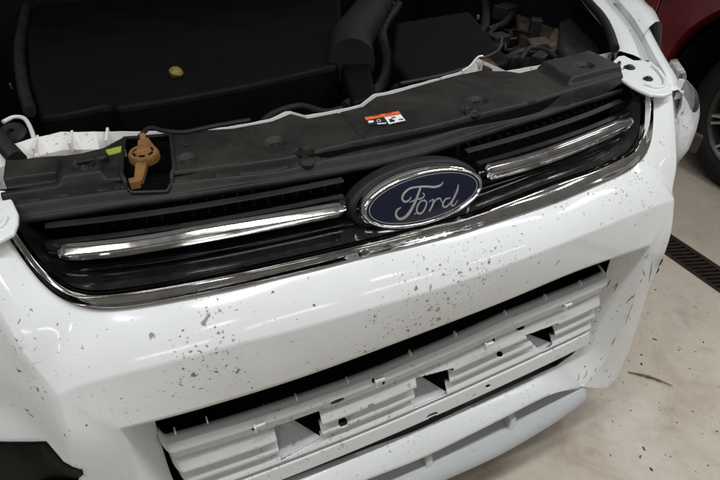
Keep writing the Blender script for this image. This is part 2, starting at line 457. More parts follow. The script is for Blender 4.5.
for sg, fd, os_ in ((1, FDR, OSR), (-1, FDL, OSL)):
    e0 = lin([fd[-1], os_[-1]], 9); bump.loft([e0, e0+np.array([0, .006, -.004]), e0+np.array([0, .03, .0]), e0+np.array([0, .10, .02])])
upR = cr(fr_, 34); upL = cr(fl_, 34)
TOPE = {1: cheek(1, upR, FDR), -1: cheek(-1, upL, FDL)}
bumper = bump.build('bumper_cover', 'white_paint', car, angle=72, merge=.0004)
bumper['label'] = 'white bumper skin spattered with mud specks'

# --- chrome surround: concave band between the outer and inner curve
I0 = split(INN, .425); rows = []
for t_, dy in ((0, .012), (0, .002), (.03, -.004), (.08, -.0065), (.16, -.006), (.24, -.003), (.5, .000), (.74, -.001), (.84, -.006), (.92, -.0075), (.98, -.005), (1, .0), (1, .03)):
    r = K0*(1-t_)+I0*t_; r = r+np.array([0, dy, dy*-.35]); rows.append(r)
mb = MB().loft(rows)
mb.build('grille_surround', 'chrome', car, angle=80)['label'] = 'chrome band framing the upper grille from below'

# --- grille: glossy black bed behind, blades, chrome bars
bed = []
cov_f_px = [(12, 219), (60, 212), (100, 206), (200, 191.5), (300, 176), (400, 157), (500, 127), (580, 102), (623, 88)]
COVF = cr([zplane(p, .905) for p in cov_f_px], 200)
def ycov(X): return np.interp(X, COVF[:, 0], COVF[:, 1])
grille = bpy.data.objects.new('grille', None); COL.objects.link(grille); grille.parent = car
lowrow = I0+np.array([0, .028, .0])
# lower sill from chrome inner edge back into the dark
mb = MB().loft([I0+np.array([0, .004, .0]), I0+np.array([0, .018, .006]), I0+np.array([0, .034, .010]), I0+np.array([0, .075, .010])])
mb.build('grille_shell', 'gloss_black', grille, angle=60)
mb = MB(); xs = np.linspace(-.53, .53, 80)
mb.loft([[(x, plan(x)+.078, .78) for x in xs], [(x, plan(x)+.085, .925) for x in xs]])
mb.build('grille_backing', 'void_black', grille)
def blade(z, o, x0, x1, h, d, tilt, name='grille_blade', mat='gloss_black'):
    xs = np.linspace(x0, x1, 40); sec = []
    ca, sa = math.cos(tilt), math.sin(tilt)
    pts = [(-d/2, -h*.25), (-d/2, h*.25), (-d*.3, h/2), (d/2, h/2), (d/2, -h/2), (-d*.3, -h/2)]
    rows = []
    for (u, v) in pts:
        y_, z_ = u*ca-v*sa, u*sa+v*ca
        rows.append([(x, plan(x)+o+y_, z+z_-.010*(x/.5)**2) for x in xs])
    mb = MB().loft(rows, close_v=True)
    k = len(xs); mb.add([r[0] for r in rows], [tuple(range(6))]); mb.add([r[-1] for r in rows], [tuple(range(6))])
    return mb.build(name, mat, grille, angle=35)
for s in (-1, 1):
    for z, o_, xo in ((.900, .046, .475), (.838, .006, .445), (.850, .014, .455)):
        a, b = sorted((s*.10, s*xo))
        blade(z, o_, a, b, .0030, .010, .12, mat='black_plastic' if z > .89 else 'gloss_black')
    # fine mesh ribs in the upper slot: short upright pins
    # housing frame round each chrome bar
    a, b = sorted((s*.108, s*.478))
    blade(.8765, .024, a, b, .026, .012, .05, 'bar_housing')
for k in range(-23, 24):
    x = k*.020
    if abs(x) < .10: continue
    MB().box((x, plan(x)+.068, .886-.010*(x/.5)**2), (.0022, .008, .024)).build('mesh_rib', 'void_black', grille, smooth=False)
# chrome bars traced top and bottom edges
def bar(top_px, bot_px, name):
    n = 60
    T = np.array([onsurf(p, cylo(.004)) for p in cr(top_px, n)]); B = np.array([onsurf(p, cylo(-.004)) for p in cr(bot_px, n)])
    rows = []
    for t_, dy in ((0, .007), (0, .001), (.02, -.0012), (.06, -.002), (.30, -.0050), (.36, -.0060), (.41, -.0060), (.47, -.0052), (.90, -.0010), (.97, .000), (1, .002), (1, .018)):
        r = T*(1-t_)+B*t_+np.array([0, dy, 0])
        # rounded ends
        e = np.linspace(0, 1, n); w = np.minimum(e, 1-e)*n
        shrink = np.where(w < 1.6, np.sqrt(np.clip(1-((1.6-w)/1.9)**2, 0.10, 1)), 1)
        mid = (T+B)/2+np.array([0, .004, 0])
        rows.append(mid+(r-mid)*shrink[:, None])
    mb = MB().loft(rows)
    mb.add([r[0] for r in rows], [tuple(range(len(rows)))]); mb.add([r[-1] for r in rows], [tuple(range(len(rows)))])
    return mb.build(name, 'bar_chrome', car, angle=70)
bar([(56, 248), (110, 243), (160, 236), (200, 228.5), (270, 217), (346, 204)], [(61, 262), (115, 258), (160, 251), (200, 244), (270, 231), (346, 216)], 'chrome_bar')
bar([(487, 167), (530, 156), (570, 142), (600, 130), (633, 116)], [(488, 181), (530, 170), (570, 156), (605, 141), (634, 126)], 'chrome_bar')
# reflective inner corner of the grille at the right
# --- badge
badge = bpy.data.objects.new('badge', None); COL.objects.link(badge); badge.parent = car
BC = np.array([0.0, -.006, .8765]); lean = math.radians(20)
BU = np.array([1, 0, 0.]); BV = np.array([0, math.sin(lean), math.cos(lean)]); BN = np.cross(BU, BV)   # BN points to the camera side (-Y, up)
if BN[1] > 0: BN = -BN
def bp(u, v, h=0): return BC+BU*u+BV*v+BN*h
BA, BB = .0925, .0362
def ell(a, b, h, n=72): return [bp(a*math.cos(2*math.pi*k/n), b*math.sin(2*math.pi*k/n), h) for k in range(n)]
mb = MB().loft([ell(.108, .050, -.040), ell(.106, .048, -.026), ell(.103, .046, -.021), ell(.099, .0425, -.019), ell(.094, .038, -.020)], close_u=True)
mb.build('badge_bezel', 'black_plastic', badge, angle=60)
rw = .0030
mb = MB().loft([ell(.0985, .0420, -.018), ell(.0982, .0417, -.012), ell(.0972, .0408, -.005), ell(.0955, .0393, .0005), ell(BA, BB, .0036), ell(BA-.0014, BB-.0012, .0040), ell(BA-rw, BB-.0026, .0026), ell(BA-rw, BB-.0026, -.003)], close_u=True)
mb.build('badge_ring', 'chrome_clean', badge, angle=80)
fa, fb = BA-rw+.0005, BB-.0021
mb = MB()
rings = [ell(fa*k, fb*k, .0010+.0024*(1-k*k)) for k in (1, .97, .92, .85, .7, .5, .3, .1)]
mb.loft(rings, close_u=True); n = 72; mb.add(rings[-1], [tuple(range(n))])
mb.build('badge_field', 'navy_enamel', badge, angle=80)
def fh(k): return .0010+.0024*(1-k*k)
mb = MB().loft([ell(fa*.955, fb*.925, fh(.955)+.0001), ell(fa*.955, fb*.925, fh(.95)+.0006), ell(fa*.942, fb*.90, fh(.94)+.0006), ell(fa*.942, fb*.90, fh(.93)+.0001)], close_u=True)
mb.build('badge_pinstripe', 'silver_print', badge, angle=30)
# script lettering, traced and laid on the domed field
CX, CY = 385, 170
def local(p):
    q = onplane((CX+p[0]/8, CY+p[1]/8), BC+BN*.0025, BN)-BC
    return np.dot(q, BU), np.dot(q, BV)
def stroke(mb, pts, closed=False):
    P = np.array([(*local(p[:2]), p[2]) for p in pts]); P[:, 2] *= .00019
    C_ = cr(P, 12*len(pts), closed)
    Tn = np.gradient(C_[:, :2], axis=0); Tn /= np.linalg.norm(Tn, axis=1)[:, None]+1e-9
    Nn = np.stack([-Tn[:, 1], Tn[:, 0]], 1)
    rows = [[], [], [], []]
    for c_, n_ in zip(C_, Nn):
        w = max(c_[2], .0003)*.62
        for r_, (sgn, hh) in enumerate(((-1, -.0004), (-1, .0005), (1, .0005), (1, -.0004))):
            u, v = c_[:2]+n_*w*sgn
            kk = math.hypot(u/fa, v/fb); rows[r_].append(bp(u, v, fh(min(kk, 1))+hh))
    mb.loft(rows)
letters = {
 'letter_f': [[(466, 95, 3), (442, 121, 10), (392, 135, 13), (330, 131, 12), (265, 134, 9), (200, 147, 10), (152, 185, 12), (136, 228, 12), (158, 253, 12), (190, 240, 9), (207, 212, 4)],
              [(282, 140, 11), (248, 230, 15), (208, 316, 18), (165, 374, 18), (117, 391, 15), (88, 362, 13), (95, 322, 12), (128, 297, 4)],
              [(192, 258, 4), (245, 236, 9), (292, 224, 9), (312, 200, 7), (297, 180, 5)]],
 'letter_o': [[(318, 238, 8), (280, 252, 9), (254, 298, 11), (258, 342, 11), (290, 345, 11), (320, 303, 11), (328, 255, 9), (300, 240, 7)], [(262, 330, 8), (232, 356, 4)]],
 'letter_r': [[(345, 256, 4), (382, 236, 10), (380, 272, 12), (352, 333, 10)], [(372, 285, 7), (402, 240, 9), (436, 226, 10), (450, 252, 6)]],
 'letter_d': [[(522, 222, 7), (482, 234, 10), (460, 278, 12), (482, 297, 11), (515, 272, 10), (540, 235, 8)], [(586, 116, 4), (576, 165, 13), (546, 232, 13), (530, 274, 11), (552, 284, 8), (584, 238, 3)], [(448, 252, 4), (470, 262, 5)]],
}
for nm, sts in letters.items():
    mb = MB()
    for st_ in sts: stroke(mb, st_)
    mb.build(nm, 'silver_print', badge, angle=30)

# --- plastic cover over the radiator
cov_r_px = [(2, 160), (20, 160), (45, 157), (76, 155), (104, 148), (125, 136), (170, 133), (231, 129), (270, 122), (289, 114), (306, 119), (340, 112), (361, 107), (374, 97), (390, 94), (430, 83), (458, 75), (478, 71), (504, 72), (516, 74), (552, 65.5), (596, 54), (614, 66)]
COVR = np.array([zplane(p, .928) for p in cov_r_px])
cov_g_px = [(14, 205), (40, 201), (120, 189), (182, 182), (280, 169), (360, 151), (470, 126), (560, 102), (609, 88)]
COVG = cr([zplane(p, .915) for p in cov_g_px], 120)
def yr(X): return np.interp(X, COVR[:, 0], COVR[:, 1])
def yg(X): return np.interp(X, COVG[:, 0], COVG[:, 1])
XL, XR = zplane((8, 190), .915)[0], zplane((618, 80), .915)[0]
GX, GS = 380, 84
X_ = np.linspace(XL, XR, GX); S_ = np.linspace(0, 1, GS)
bolt_px = [(87, 176), (188, 163), (276, 147), (478, 104), (582, 76)]
bolts = [zplane(p, .922) for p in bolt_px]
notch = [zplane(p, .918) for p in ((306, 160), (470, 119))]
lever_hole = [zplane(p, .925) for p in ((126, 143), (172, 140), (175, 172), (166, 181), (128, 185), (122, 177))]
def inside(x, y, poly):
    c_ = False; j = len(poly)-1
    for i in range(len(poly)):
        xi, yi = poly[i][:2]; xj, yj = poly[j][:2]
        if (yi > y) != (yj > y) and x < (xj-xi)*(y-yi)/(yj-yi)+xi: c_ = not c_
        j = i
    return c_
def sm(a, b, x): 
    t_ = np.clip((x-a)/(b-a), 0, 1); return t_*t_*(3-2*t_)
blockL = [zplane(p, .92)[:2] for p in ((62, 166), (122, 160), (122, 190), (62, 196))]
def cover_z(x, y):
    f_, g_, r_ = ycov(x), yg(x), yr(x)
    z = .905+.010*sm(f_, f_+.012, y)
    z += .004*np.clip((y-f_)/max(.01, g_-f_), 0, 1)
    z += .010*sm(g_, g_+.006, y)
    z += -.004*math.exp(-((y-g_-.0005)/.0025)**2)          # groove line
    z += .004*sm(g_+.02, r_, y)
    z -= .012*sm(r_-.010, r_-.001, y)
    for b in bolts:
        d = math.hypot(x-b[0], y-b[1]); z -= .0075*(1-sm(.0085, .0175, d))
    for q in notch:
        dx, dy = x-q[0], y-q[1]
        d = math.hypot(dx, dy); 
        if dy > -.006: z -= .020*(1-sm(.010, .014, math.hypot(dx, dy-.006)))*(1 if dy > 0 else .4)
        z += .007*(1-sm(.004, .012, math.hypot(dx, dy+.004)))
    # raised pad and steps on the right-hand end of the car, seam grooves
    for sx in (zplane((205, 150), .925)[0], zplane((352, 130), .925)[0]):
        z -= .0018*math.exp(-((x-sx)/.0016)**2)*(1 if y > g_ else 0)
    # left end: sunken tray beside a raised box
    tx0, tx1 = zplane((8, 190), .92)[0], zplane((60, 190), .92)[0]
    z -= .012*sm(g_+.012, g_+.018, y)*(1-sm(g_+.040, g_+.046, y))*(1-sm(tx1-.006, tx1, x))
    z += .010*sm(tx1-.002, tx1+.010, x)*(1-sm(-.398, -.390, x))*sm(g_+.004, g_+.012, y)*(1-sm(g_+.062, g_+.070, y))
    # right end tower step
    z += .012*sm(.36, .372, x)*sm(g_+.018, g_+.028, y)
    z += .0008*math.sin(x*31)*math.sin(y*47)
    return z
mb = MB(); grid = {}; verts = []
for i, x in enumerate(X_):
    f_, r_ = ycov(x), yr(x)
    for j, s_ in enumerate(S_):
        y = f_+(r_-f_)*s_; grid[i, j] = len(verts); verts.append((x, y, cover_z(x, y)))
faces = []
for i in range(GX-1):
    for j in range(GS-1):
        c_ = (np.array(verts[grid[i, j]])+np.array(verts[grid[i+1, j+1]]))/2
        if inside(c_[0], c_[1], lever_hole): continue
        faces.append((grid[i, j], grid[i+1, j], grid[i+1, j+1], grid[i, j+1]))
mb.add(verts, faces)
cover = mb.build('radiator_cover', 'cover_plastic', car, angle=60, solid=.0035)
# front skirt and rear skirt of the cover
mb = MB()
mb.loft([[(x, ycov(x)+.0002, .9052) for x in X_], [(x, ycov(x)-.0035, .9025) for x in X_], [(x, ycov(x)-.003, .897) for x in X_], [(x, ycov(x)+.012, .888) for x in X_]])
mb.loft([[(x, yr(x)-.0004, .9185) for x in X_], [(x, yr(x)+.001, .912) for x in X_], [(x, yr(x)+.001, .898) for x in X_]])
for xe, sg in ((XL, -1), (XR, 1)):
    ys = np.linspace(ycov(xe), yr(xe), 30)
    mb.loft([[(xe, y, cover_z(xe, y)-.0005) for y in ys], [(xe+sg*.002, y, .90) for y in ys], [(xe, y, .885) for y in ys]])
mb.build('cover_skirt', 'cover_plastic', cover, angle=60)
for b in bolts:
    z0 = cover_z(b[0], b[1])
    mb = MB().lathe([(.0105, -.002), (.0105, .0012), (.0085, .0022), (.0066, .0022), (.0058, .0038), (.0040, .0044), (.0030, .0026), (.0001, .0024)], (b[0], b[1], z0), (0, -.05, 1), 18)
    mb.build('push_clip', 'dark_metal' if b[0] < -.2 else 'black_plastic', cover, angle=35)
for q in notch:
    MB().lathe([(.012, -.004), (.0115, .002), (.009, .0045), (.006, .005), (.005, .0035), (.0001, .0035)], (q[0], q[1]-.003, cover_z(q[0], q[1]-.003)), (0, -.2, 1), 18).build('push_clip', 'cover_plastic', cover, angle=35)
# small square clip by the seam
q = zplane((187, 148), .926); MB().box((q[0], q[1], .9275), (.018, .012, .004)).box((q[0], q[1]-.001, .931), (.009, .006, .004)).build('square_clip', 'black_plastic', cover, smooth=False, bevel=.001)
# knobby bracket on the left box
q = zplane((88, 160), .935)
mb = MB().box((q[0], q[1], .932), (.026, .020, .016)).lathe([(.010, 0), (.010, .012), (.007, .014), (.0001, .014)], (q[0]+.016, q[1]-.004, .928), seg=14)
mb.build('cover_bracket', 'cover_plastic', cover, angle=30, bevel=.0015)
# warning label
def lab(p, h): 
    q = zplane((350+p[0]/10.29, 100+p[1]/10.29), .927); z = cover_z(q[0], q[1])+h
    return zplane((350+p[0]/10.29, 100+p[1]/10.29), z)
mb = MB(); mats = ['label_black', 'label_orange', 'label_white', 'label_red']
def quad(ps, mi, h, sub=5):
    a, b, c_, d_ = [np.array(p, float) for p in ps]; mb.cur = mi; rows = []
    for i in range(sub+1):
        u = i/sub; rows.append([lab((a*(1-u)+d_*u)*(1-v)+(b*(1-u)+c_*u)*v, h) for v in np.linspace(0, 1, 8)])
    mb.loft(rows)
quad([(148, 178), (500, 112), (578, 212), (182, 262)], 0, .0008)
quad([(148, 178), (500, 112), (522, 140), (166, 208)], 1, .0012)
quad([(352, 176), (522, 146), (572, 210), (402, 248)], 2, .0012)
quad([(185, 214), (240, 206), (244, 228), (192, 236)], 2, .0013, 2)
quad([(278, 240), (372, 232), (374, 242), (282, 250)], 2, .0012, 2)
quad([(400, 196), (432, 190), (446, 222), (414, 228)], 0, .0016, 2)
quad([(440, 198), (462, 205), (458, 222), (440, 222)], 0, .0016, 2)
quad([(500, 196), (545, 190), (550, 200), (506, 206)], 0, .0016, 2)
quad([(425, 174), (466, 166), (472, 180), (432, 188)], 3, .0016, 2)
quad([(230, 160), (300, 150), (300, 158), (232, 170)], 3, .0016, 2)
quad([(360, 138), (430, 126), (432, 136), (362, 148)], 3, .0016, 2)
# ring symbol
for k in range(12):
    a0, a1 = 2*math.pi*k/12, 2*math.pi*(k+1)/12
    P = lambda r, a: (296+r*1.25*math.cos(a), 212+r*.8*math.sin(a))
    quad([P(13, a0), P(13, a1), P(18, a1), P(18, a0)], 2, .0013, 1)
lb = mb.build('warning_label', mats, cover, smooth=False); lb['label'] = 'orange, black and white warning sticker'

# --- bonnet release lever in its pocket
lv = bpy.data.objects.new('release_lever', None); COL.objects.link(lv); lv.parent = car
hc = np.mean(lever_hole, axis=0)
mb = MB()
mb.loft([[(p[0], p[1], .924) for p in lever_hole], [(p[0], p[1], .870) for p in lever_hole]], close_u=True)
mb.add([(p[0], p[1], .870) for p in lever_hole], [tuple(range(6))])
mb.build('lever_pocket', 'void_black', lv, smooth=False)
hp_ = [np.array((p[0], p[1], cover_z(p[0], p[1])+.0005)) for p in lin(lever_hole+[lever_hole[0]], 60)]
MB().tube(hp_, .0030, 8).build('pocket_rim', 'cover_plastic', lv)
kc = zplane((144, 155), .934)
mb = MB().lathe([(.0200, -.006), (.0200, .002), (.0180, .0055), (.0145, .006), (.0135, .0045), (.0115, .0045), (.0105, .006), (.004, .0055), (.003, .004), (.0001, .004)], kc, (0, -.10, 1), 28)
mb.build('lever_hub', 'orange_plastic', lv, angle=35)
a = zplane((141, 162), .936); b = zplane((138, 179), .930)
mb = MB()
def slab(p, q_, w0, w1, h):
    p, q_ = np.array(p), np.array(q_); d = (q_-p)/np.linalg.norm(q_-p); n_ = np.cross(d, [0, 0, 1]); n_ /= np.linalg.norm(n_)
    mb.prism([p-n_*w0, p+n_*w0, q_+n_*w1, q_-n_*w1], (0, 0, -h))
slab(a, b, .0075, .0055, .009); slab(b+np.array([-.004, .008, 0]), b+np.array([-.004, -.004, 0]), .008, .007, .012)
mb.build('lever_arm', 'orange_plastic', lv, smooth=False, bevel=.0015)
mb = MB(); a = zplane((146, 148), .940); b = zplane((143, 138), .940); slab(a, b, .012, .007, .006); slab(b, b+np.array([0, .010, .004]), .004, .004, .014)
mb.build('lever_tab', 'orange_plastic', lv, smooth=False, bevel=.0015)
for k in range(6):
    an = 2*math.pi*k/6+.3
    mb = MB().box((kc[0]+.0125*math.cos(an), kc[1]+.0125*math.sin(an), kc[2]+.0052), (.0075, .0022, .0015), Matrix.Rotation(an+math.pi/2, 3, 'Z')).build('hub_slot', 'void_black', lv, smooth=False)
a = zplane((116, 152), .930); MB().box((a[0], a[1], .928), (.024, .016, .012), Matrix.Rotation(.15, 3, 'Z')).build('lime_clip', 'lime_plastic', lv, smooth=False, bevel=.002)
# release cable
P = cr([zplane(p, .935) for p in ((140, 136), (150, 128), (165, 131), (185, 132), (215, 126), (250, 120))], 40); MB().tube(P, .0035, 8).build('release_cable', 'black_plastic', lv)

# --- white cross member behind the cover
mb = MB(); xs = np.linspace(-.62, .62, 150)
edge_px = [(0, 148), (30, 139), (60, 132), (125, 131.5), (180, 131), (231, 126.5), (268, 119.5), (288, 110.5), (306, 115.5), (340, 109.3), (360, 104.8), (373, 94.2), (388, 91.5), (430, 80.3), (458, 72.2), (470, 68), (480, 57), (490, 57), (506, 71)]
CE = np.array([zplane(p, .912) for p in edge_px])
ye = np.interp(xs, CE[:, 0], CE[:, 1])
front = np.array([y_-.035 for y_ in ye])
rip = lambda x: .0012*math.sin(x*150)
mb.loft([[(x, y, .840) for x, y in zip(xs, front)],
         [(x, y-.030 if x < -.40 else y-.006, .896) for x, y in zip(xs, ye)],
         [(x, y-.003, .9125+rip(x)*.3) for x, y in zip(xs, ye)], [(x, y, .9122+rip(x)*.3) for x, y in zip(xs, ye)], [(x, y+.002, .905) for x, y in zip(xs, ye)],
         [(x, y+.002, .84) for x, y in zip(xs, ye)]])
xm = mb.build('cross_member', 'white_body', car, angle=40)
for px in ((37, 146), (72, 141), (108, 138)):
    q = zplane(px, .905); MB().box((q[0], q[1], .905), (.004, .045, .016), Matrix.Rotation(-.1, 3, 'Z')).build('stiffening_rib', 'white_body', xm, smooth=False, bevel=.001)
# torn white clip and rusty bracket at the right end of the cross member
P = cr([zplane(p, .925) for p in ((462, 71), (470, 66), (478, 57), (483, 56))], 20); MB().tube(P, .0022, 6).build('edge_seal', 'white_body', xm)
mb = MB(); q = [zplane(p, .905) for p in ((480, 58), (490, 58), (504, 71), (484, 67))]; mb.prism(q, (0, 0, -.02)); mb.build('rusty_bracket', 'rust', xm, smooth=False, bevel=.002)
P = cr([zplane(p, .92) for p in ((482, 58), (492, 54), (500, 48), (502, 38))], 20); MB().tube(P, .0025, 6).build('rusty_wire', 'rust', xm)
# black loom at the left with a corrugated hose
q = zplane((14, 132), .90)
lm = MB().lathe([(.021, 0), (.021, .02), (.017, .024), (.006, .024), (.004, .018), (.0001, .018)], (q[0], q[1], .885), (-.1, -.5, 1), 22).build('sensor_plug', 'black_plastic', car, angle=35)
P = cr([zplane(p, .90) for p in ((3, 122), (14, 117), (25, 119), (32, 132), (35, 145), (37, 158))], 40); MB().tube(P, .0035, 8).build('wire_loop', 'white_body', car)
P = cr([zplane(p, .915) for p in ((-25, 118), (-8, 132), (5, 146), (18, 160))], 46); MB().tube(P, .010, 12, rib=.22).build('corrugated_hose', 'black_plastic', car)

# --- fender flanges and inner wings (right as traced, left mirrored)
def fz(Y): return .918+.075*(Y-.10)
def onf(p):
    n_ = np.array([0, -.075, 1.0]); return onplane(p, (0, .10, .918), n_)
for s in (1, -1):
    mr = np.array([s, 1, 1.])
    wing = MB()
    lo = cr([onf(p)*mr for p in ((560, -40), (589, 0), (603, 16), (612, 32), (618, 50))], 40)
    mi_ = cr([onf(p)*mr for p in ((582, -40), (610, 0), (626, 20), (640, 41), (649, 62))], 40)
    dn = np.array([0, 0, -1])
    w = lambda t_, h: lo*(1-t_)+mi_*t_+np.array([0, 0, h])
    wing.loft([w(0, -.020), w(0, -.012), w(.02, -.003), w(.08, 0), w(.5, .002), w(.74, .001), w(.78, -.009), w(.86, -.011), w(.89, .000), w(.95, .003), w(1, .001), w(1.03, -.02), w(1.03, -.06)])
    wg = wing.build('inner_wing', 'white_body' if 0 else 'white_paint', car, angle=50)
    MB().loft([w(0, -.018)+np.array([-.002*s, 0, 0]), w(0, -.12)+np.array([-.006*s, 0, 0]), w(0, -.40)+np.array([-.03*s, 0, 0])]).build('wing_liner', 'engine_black', wg)
    # black seal along the inner edge
    sp = lo+np.array([-.010*s, 0, .004]); MB().tube(sp, .009, 10).build('bonnet_seal', 'rubber', wg)
    # outer fender skin
    out = cr([onf(p)*mr+np.array([0, 0, .004]) for p in ((612, -40), (642, 0), (653, 11), (659, 23))], 30)
    inn = cr([onf(p)*mr+np.array([0, 0, .004]) for p in ((590, -40), (617, 0), (631, 17), (643, 36))], 30)
    mb = MB().loft([inn+np.array([0, 0, -.03]), inn+np.array([0, 0, -.004]), inn, inn*.7+out*.3+np.array([0, 0, .008]), inn*.35+out*.65+np.array([0, 0, .008]), out, out+np.array([.012*s, -.002, -.012]), out+np.array([.028*s, -.004, -.06]), out+np.array([.045*s, .02, -.20])])
    mb.build('front_fender', 'white_paint', car, angle=50)
    # flange plate with fixings
    pl = [onplane(p, (0, .1, .921), np.array([0, -.03, 1.])) for p in ((613, 61), (618, 56), (624, 55), (634, 60), (643, 60), (651, 61), (661, 69), (668, 79), (673, 92), (664, 95), (650, 94), (640, 90), (632, 86), (622, 79), (614, 73))]
    pl = [q*mr+np.array([0 if s > 0 else -.014, 0, 0]) for q in pl]
    mb = MB().prism(pl, (0, 0, -.006))
    # raised bead
    fp = mb.build('fixing_flange', 'white_paint', car, angle=30, bevel=.002)
    bd = cr([onplane(p, (0, .1, .9225), np.array([0, -.03, 1.]))*mr for p in ((645, 84), (654, 87), (663, 86), (664, 80), (658, 71), (652, 66))], 40); MB().tube(bd, .0028, 8).build('flange_bead', 'white_paint', fp)
    for px, rr in (((629.5, 67.5), .0105), ((648, 79), .0085), ((619, 63.5), .004)):
        q = onplane(px, (0, .1, .922), np.array([0, -.03, 1.]))*mr
        MB().lathe([(rr, -.002), (rr, .0014), (rr*.8, .0022), (rr*.62, .0018), (rr*.55, .0046), (rr*.3, .005), (.0001, .005)], q, seg=16).build('flange_bolt', 'dark_metal', fp, angle=35)
    # headlamp: pale housing and clear lens edge seen from above
    hl = bpy.data.objects.new('headlamp', None); COL.objects.link(hl); hl.parent = car
    rows = []
    ctr = cr([onf(p)*mr+np.array([0, 0, -.004]) for p in ((640, 20), (651, 42), (661, 60), (668, 72), (674, 90))], 24)
    for k, (dx, dz) in enumerate(((-.010, -.05), (-.012, -.012), (-.006, .002), (.008, .004), (.022, -.006), (.030, -.03), (.028, -.06))):
        rows.append(ctr+np.array([dx*s, -.2*dx, dz]))
    MB().loft(rows).build('lamp_housing', 'white_raw', hl, angle=60)
    c2 = ctr[14:19]+np.array([.024*s, -.006, -.004])
    MB().loft([c2+np.array([0, 0, -.02]), c2+np.array([0, 0, .004]), c2+np.array([.012*s, -.004, .006]), c2+np.array([.018*s, -.006, -.004]), c2+np.array([.020*s, -.006, -.03])]).build('lamp_lens', 'headlight_plastic', hl, angle=60, solid=.003)
    te = TOPE[s][2:]
    e_ = np.linspace(0, 1, len(te))[:, None]
    off = lambda a_, b_, c_: te+np.array([a_*s, b_, c_])
    MB().loft([off(.002, .010, -.012), off(-.001, .012, .004), off(-.012, .030, .020), off(-.030, .055, .032), off(-.060, .090, .036)]).build('lamp_glass', 'headlight_plastic', hl, angle=60, solid=.003)
    MB().loft([off(-.002, .03, -.06), off(-.03, .06, -.03), off(-.07, .11, .0)]).build('lamp_reflector', 'dark_metal', hl, angle=60)
    q = onf((680, 84))*mr
    MB().box((q[0], q[1], q[2]-.006), (.004, .010, .030), Matrix.Rotation(.5*s, 3, 'Z')).box((q[0]-.006*s, q[1]-.01, q[2]-.016), (.018, .004, .014)).build('lamp_tab', 'white_raw', hl, smooth=False, bevel=.001)
    # side skin of the fender down to the wheel arch, and the wheel
    ys = np.linspace(.50, 1.75, 60)
    arch = lambda y: max(.22, .34+math.sqrt(max(0, .40**2-(y-.98)**2))) if abs(y-.98) < .40 else .22
    mb = MB().loft([[(s*(.75+.10*min(1, (y-.5)/.5)), y, .95+.12*min(1, (y-.5)/1.0)) for y in ys], [(s*.885, y, .93+.08*min(1, (y-.5)/1.0)) for y in ys], [(s*.918, y, .86) for y in ys], [(s*.92, y, min(.80, arch(y)+.03)) for y in ys], [(s*.925, y, min(.79, arch(y))) for y in ys], [(s*.88, y, min(.79, arch(y))) for y in ys]])
    mb.build('side_panel', 'white_paint', car, angle=50)

# --- fog lamp bezels: shells lying on the cheek skin
from mathutils.bvhtree import BVHTree
bvh = BVHTree.FromPolygons([Vector(v) for v in bump.v], bump.f)
def skin_hit(p):
    h = bvh.ray_cast(Vector(CAM), Vector(ray(*p)).normalized())
    return None if h[0] is None else np.array(h[0])
fog_px = [(-60, 447), (-20, 443), (46, 442), (63, 462), (72, 467), (82, 470), (83, 475), (78, 479), (84, 500), (84, 560), (-60, 560)]
rows_ = []; hp = skin_hit((40, 442))
for y in list(np.arange(442, 482, 1.0))+list(np.arange(484, 560, 4.0)):
    xr_ = np.interp(y, [442, 450, 462, 467, 470, 475, 479, 490, 560], [46, 53, 63, 72, 82, 83, 78, 80, 84]); row = []
    for x in np.linspace(-60, xr_, 60):
        h = skin_hit((x, y)); h = hp if h is None else h; hp = h; d = CAM-h; d /= np.linalg.norm(d)
        edge = min(1, (xr_-x)/6, (y-440.5)/4.0); row.append(h+d*(.003+.006*max(0, edge)))
    rows_.append(row)
for s in (1, -1):
    MB().loft([[np.array(v)*np.array([-s, 1, 1.]) for v in r_] for r_ in rows_]).build('fog_lamp_bezel', 'engine_black', car, angle=60, solid=.004)

# scrapes on the right-hand corner of the bumper
scr = [[(625, 325), (628, 316), (633, 303)], [(652, 262), (651, 270), (649, 282)], [(613, 288), (618, 283), (614, 292)], [(607, 287), (611, 279)], [(626, 303), (632, 297), (636, 293)],
       [(577, 381), (579, 377), (578, 373)], [(583, 379), (586, 375), (587, 370)], [(590, 381), (592, 377)], [(606, 388), (612, 386), (615, 381)], [(605, 372), (608, 369)], [(612, 345), (615, 338)], [(600, 360), (603, 357)], [(643, 270), (645, 276)], [(640, 283), (642, 279)], [(608, 378), (611, 375)], [(595, 372), (596, 368)]]
for pl_ in scr:
    hs = [skin_hit(p) for p in cr(pl_, 9)]
    if any(h is None for h in hs): continue
    hs = [h+(CAM-h)/np.linalg.norm(CAM-h)*.0003 for h in hs]
    MB().tube(hs, [.0002+.0006*math.sin(math.pi*(k+.5)/9)*random.uniform(.6, 1.2) for k in range(9)], 5).build('scrape', 'grey_scuff', bumper)

# --- number plate panel: ribbed white sheet with three windows
pt_px = [(153, 438), (200, 425), (240, 413), (290, 397), (340, 380), (380, 365), (420, 348), (460, 331), (500, 313), (540, 297), (580, 281), (615, 265)]
PT = np.array([onsurf(p, par(-.040, .07)) for p in pt_px])
pb_px = [(272, 480), (305, 467), (380, 441), (452, 407), (479, 394), (525, 375), (560, 356), (584, 341)]
PB = np.array([onsurf(p, par(-.050, .07)) for p in pb_px])
xl, xr = -.424, .402
NX, NS = 500, 136
xs = np.linspace(xl, xr, NX)
zt = np.interp(xs, PT[:, 0], PT[:, 2]); 
pb1 = np.polyfit(PB[:, 0], PB[:, 2], 1); zb = np.maximum(np.polyval(pb1, xs), .330)
